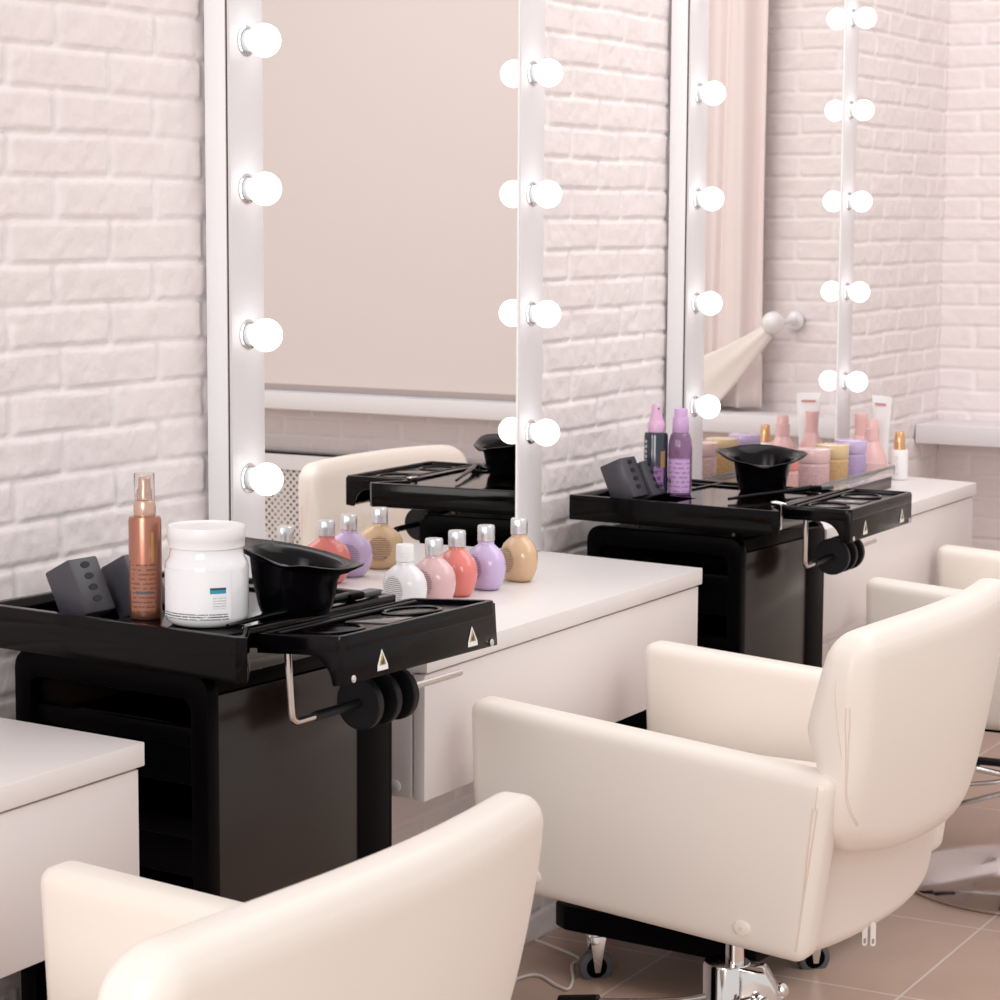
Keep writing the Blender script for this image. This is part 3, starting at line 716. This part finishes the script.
for k, (zz, ww) in enumerate(((.132, .017), (.060, .008), (.054, .011), (.048, .006))):
    b = box_bm(-ww, ww, -.0012, .0, zz, zz+(.0045 if k == 0 else .0016)); b.transform(Matrix.Translation((0, -(.018*(1-(zz-.024)/.126)+.0012)-.0004, 0)))
    build('print', b, mat('rose_print', (.62, .33, .33), .5) if k == 0 else mat('grey_print', (.5, .45, .45), .5), t)
t = thing('serum_bottle', 'small white serum bottle with gold cap at the end of the far console', 'bottle', (.212, 5.180, .7552))
build('body', lathe_bm([(.017, 0), (.0192, .0015), (.0198, .006), (.0198, .062), (.019, .066), (.0175, .069), (.012, .0695)], 36), mat('white_serum', (.86, .84, .84), .3), t)
build('gold_cap', lathe_bm([(.0125, .0695), (.0135, .0705), (.0125, .086), (.0105, .1085), (.0095, .110), (.001, .1102)], 32, cap=False), mat('rose_gold', (.72, .43, .22), .22, metal=.7), t)
build('print', ring_label(.0198, .010, .055, -100, -78), label_mat('serum_print', (.86, .84, .84), (.5, .45, .42), 220, .5, .5), t)

# ------------------------------------------------------------------ salon chairs
def cut_grid(bm, xs=(), ys=(), zs=()):
    for axis, vals in ((0, xs), (1, ys), (2, zs)):
        for v in vals:
            no = [0, 0, 0]; no[axis] = 1; co = [0, 0, 0]; co[axis] = v
            bmesh.ops.bisect_plane(bm, geom=bm.verts[:]+bm.edges[:]+bm.faces[:], plane_co=co, plane_no=no)
    return bm
def lin(a, b, n): return [a+(b-a)*k/n for k in range(1, n)]
def arm_bm(side):
    """unit slab deformed to the arm: a along (0..1), b across, c up"""
    L, T, H = .56, .060, .27
    bm = box_bm(0, L, 0, T, 0, H, .020, 5)
    cut_grid(bm, lin(0, L, 14), lin(0, T, 4), lin(0, H, 8))
    for v in bm.verts:
        a = v.co.x/L; b = v.co.y; c = v.co.z/H
        xf = -.016+.010*(1-c); xr = (.552 if side < 0 else .500)-.035*(1-c)
        x = xf+(xr-xf)*a
        zb = .420-.026*a; zt = .682-.037*a
        z = zb+(zt-zb)*c
        y = b*(1-.10*(1-c))
        bul = .008*math.sin(math.pi*min(1, max(0, a)))*math.sin(math.pi*min(1, max(0, c)))
        y = y-(bul if b < T/2 else -bul*.3)
        yo = -.290-.032*a
        v.co = Vector((x, yo+y, z))
        if side > 0: v.co.y = -v.co.y
    return bm
def chair(label, x, y, rot):
    t = thing('salon_chair', label, 'chair', (x, y, 0), R(rot), 'cream leather salon chairs')
    for s, nm in ((-1, 'armrest'), (1, 'armrest')):
        a = build(nm, arm_bm(s), M_leather, t, ang=75)
        for ax, az in ((.100, .446), (.428, .431)):
            b = lathe_bm([(.0001, -.004), (.0135, -.003), (.0135, .0008), (.0125, .0022), (.0090, .0032), (.001, .0036)], 28, cap=False, sy=.8)
            yy = (.290+.032*ax/.56+.0035)*s
            b.transform(Matrix.Translation((ax, yy, az)) @ Matrix.Rotation(R(-90*s), 4, 'X')); build('button', b, M_leather, a)
    # rear shell: joins both arms, tucked under the back cushion
    W = .610; H = .225; T = .05
    bm = box_bm(-W/2, W/2, 0, T, 0, H, .022, 6); cut_grid(bm, lin(-W/2, W/2, 20), lin(0, T, 3), lin(0, H, 10))
    for v in bm.verts:
        s = v.co.x/(W/2); q = v.co.y; c = v.co.z/H
        xr = .434+.016*c+.046*(1-abs(s)**2.2)*(.55+.35*c) + q - .030*max(0, s)**2
        wid = (.288+.025*c)
        z = .372+v.co.z+.016*abs(s)**3*(1-c)
        v.co = Vector((xr, s*wid, z))
    build('rear_shell', bm, M_leather, t, ang=75)
    bm = box_bm(.02, .48, -.235, .235, .388, .45, .03, 5); build('seat_shell', bm, M_leather, t, ang=75)
    bm = box_bm(.005, .48, -.215, .215, .44, .535, .035, 6); cut_grid(bm, lin(.005, .48, 8), lin(-.215, .215, 8))
    for v in bm.verts:
        if v.co.z > .5: v.co.z += .012*(1-(v.co.y/.215)**2)
    build('seat_cushion', bm, M_leather, t, ang=75)
    # back cushion: leaning, wrapped pad hanging behind the arms as a rounded lobe
    W = .640; H = .320; T = .100
    bm = box_bm(-W/2, W/2, 0, T, 0, H, .036, 7); cut_grid(bm, lin(-W/2, W/2, 26), lin(0, T, 4), lin(0, H, 16))
    for v in bm.verts:
        s = v.co.x/(W/2); q = v.co.y/T; c = v.co.z/H
        wid = .302
        if c < .30: wid -= .030*((.30-c)/.30)**2
        wid -= .012*max(0, (c-.75)/.25)**2
        zz = .513+v.co.z+(.030+.045*(s > 0))*abs(s)**3.0*(1-c)-.006*abs(s)**4*c
        bow = .022*(1-abs(s)**2.1)-.052*max(0, s)**2*(1-.75*c)
        k = 1/(1+math.exp(-(c-.46)*30))          # 0 below the arm tops, 1 above
        inner = .512*(1-k)+(.492+.034*max(0, c-.55)/.45)*k
        outer = .560+.024*c+.008*math.sin(math.pi*min(1, max(0, c)))
        x = inner+(outer-inner)*q+bow
        v.co = Vector((x, s*wid, zz))
    bc = build('back_cushion', bm, M_leather, t, ang=75)
    from mathutils.bvhtree import BVHTree
    def on_surface(ob, pts, off=.0003, n=8):
        bv = BVHTree.FromPolygons([v.co for v in ob.data.vertices], [p.vertices[:] for p in ob.data.polygons])
        pts = [Vector(p) for p in pts]; out = []
        for a_, b_ in zip(pts, pts[1:]):
            for k in range(n): out.append(a_.lerp(b_, k/n))
        out.append(pts[-1]); res = []
        for p in out:
            c_, nn, _, _ = bv.find_nearest(p); res.append(c_+nn*off)
        for _ in range(12): res = [res[0]]+[(a_+b_*2+d_)/4 for a_, b_, d_ in zip(res, res[1:], res[2:])]+[res[-1]]
        return res
    arms = [o for o in t.children if o.name.startswith('armrest')]
    for s, ar in zip((-1, 1), arms):
        for dx in (-.004, .004):
            build('seam', tube_bm(on_surface(bc, [(.572+dx, s*.33, .735), (.575+dx, s*.33, .70), (.579+dx, s*.33, .66), (.580+dx, s*.33, .62), (.592+dx, s*.31, .585), (.605+dx, s*.29, .568)]), .0011, 8), M_piping, bc)
        build('seam', tube_bm(on_surface(bc, [(.560, s*.33, .67), (.545, s*.33, .74), (.545, s*.33, .78), (.555, s*.29, .84)]), .0008, 6), M_piping, bc)
        for dx in (-.0035, .0035):
            build('seam', tube_bm(on_surface(ar, [(.534+dx, s*.36, .605), (.530+dx, s*.36, .55), (.522+dx, s*.36, .47), (.516+dx, s*.35, .41)]), .0011, 8), M_piping, ar)
        build('seam', tube_bm(on_surface(ar, [(.538, s*.36, .655), (.534, s*.36, .60)]), .0008, 6), M_piping, ar)
    # two white zip pulls hanging under the rear edge
    for dx, dy in ((0, 0), (.0105, .004)):
        zp = loop_bm(rround(-.0038, .0038, -.028, .006, .0035, 3), rround(-.0020, .0020, -.025, -.017, .0018, 3), -.0008, .0008, 'y')
        build('zip_pull', xform(zp, Matrix.Translation((.505+dx, -.085+dy, .386)) @ Matrix.Rotation(R(40), 4, 'Z')), M_zip, t)
    # hydraulic column, lever, domed base
    cx, cy = .268, 0
    def at(bm): bm.transform(Matrix.Translation((cx, cy, 0))); return bm
    build('mount_plate', at(box_bm(-.09, .09, -.09, .09, .355, .386, .006)), M_blackm, t)
    build('piston', at(lathe_bm([(.0135, .24), (.0135, .36)], 28)), M_chrome, t)
    pm = build('pump_housing', at(xform(lathe_bm([(.035, .05), (.035, .266), (.033, .270), (.001, .2715)], 44), Matrix.Translation((-.012, 0, 0)))), M_chrome, t)
    br = prism_bm([(.0, .05), (.055, .05), (.066, .20), (.064, .235), (.045, .265), (.0, .270)], -.024, .024, 'y', .003); br.transform(Matrix.Rotation(R(20), 4, 'Z')); build('pump_bracket', at(br), M_chrome, pm)
    pin = lathe_bm([(.0001, -.05), (.011, -.05), (.011, -.036), (.007, -.034), (.007, .034), (.011, .036), (.011, .048), (.0001, .05)], 24); pin.transform(Matrix.Translation((.052, .005, .222)) @ Matrix.Rotation(R(90), 4, 'X')); build('lever_pin', at(pin), M_chrome, pm)
    lv = tube_bm([(.058, -.045, .222), (.02, -.055, .214), (-.06, -.062, .19), (-.14, -.070, .163), (-.25, -.078, .133)], .0055, 12, smooth=5); lv2 = build('foot_lever', at(lv), M_chrome, t)
    build('lever_grip', at(tube_bm([(-.240, -.078, .136), (-.295, -.081, .121)], .012, 14)), M_rubber, lv2)
    lv = tube_bm([(-.02, -.022, .225), (-.08, -.034, .207), (-.215, -.05, .186)], .005, 12, smooth=5); lv3 = build('release_lever', at(lv), M_chrome, t)
    build('lever_grip', at(tube_bm([(-.200, -.048, .188), (-.262, -.055, .178)], .011, 14)), M_rubber, lv3)
    build('base_disc', at(lathe_bm([(.262, 0), (.268, .002), (.268, .007), (.262, .010), (.22, .024), (.15, .042), (.09, .054), (.045, .062), (.034, .070), (.033, .075)], 96)), M_chrome, t)
    return t
ch2 = chair('cream leather salon chair in the middle, seen from its side and back', .434, 3.132, -2.3)
def move(o, label, x, y, rot): o['label'] = label; o.location = (x, y, 0); o.rotation_euler = (0, 0, R(rot)); return o
move(copy_tree(ch2), 'cream leather salon chair cut off at the lower left corner of the photo', .449, 1.640, -2.3)
move(copy_tree(ch2), 'cream leather salon chair furthest right, half hidden behind the middle one', .424, 4.672, 3.2)

far = [o for o in bpy.data.objects if o.get('label', '').startswith('cream leather salon chair furthest')][0]
for o in far.children:                      # this one is pumped down a little lower
    if not o.name.split('.')[0] in ('base_disc', 'pump_housing', 'foot_lever', 'release_lever'): o.location.z -= .033
# footrest bar glimpsed under the furthest chair
t = thing('footrest', 'black footrest bar under the furthest right chair', 'footrest', (.665, 4.36, .32))
build('black_bar', tube_bm(fillet([(0, .02, -.012), (.0, -.01, .0), (.12, -.02, .004), (.30, .05, .004)], .012), .008, 12), M_rubber, t)
build('chrome_arm', tube_bm([(.012, -.02, -.014), (.14, .00, -.03)], .006, 10), M_chrome, t)

# white cable on the floor by the wall
pts = [(0.059, 3.474, 0.004), (0.089, 3.634, 0.004), (0.155, 3.608, 0.004), (0.183, 3.599, 0.004), (0.168, 3.647, 0.004), (0.128, 3.722, 0.004), (0.115, 3.768, 0.004), (0.012, 3.798, 0.012)]
tag(build('power_cable', tube_bm(pts, .0028, 8, smooth=8), M_cable), 'white cable lying on the floor tiles beneath the console', 'cable')
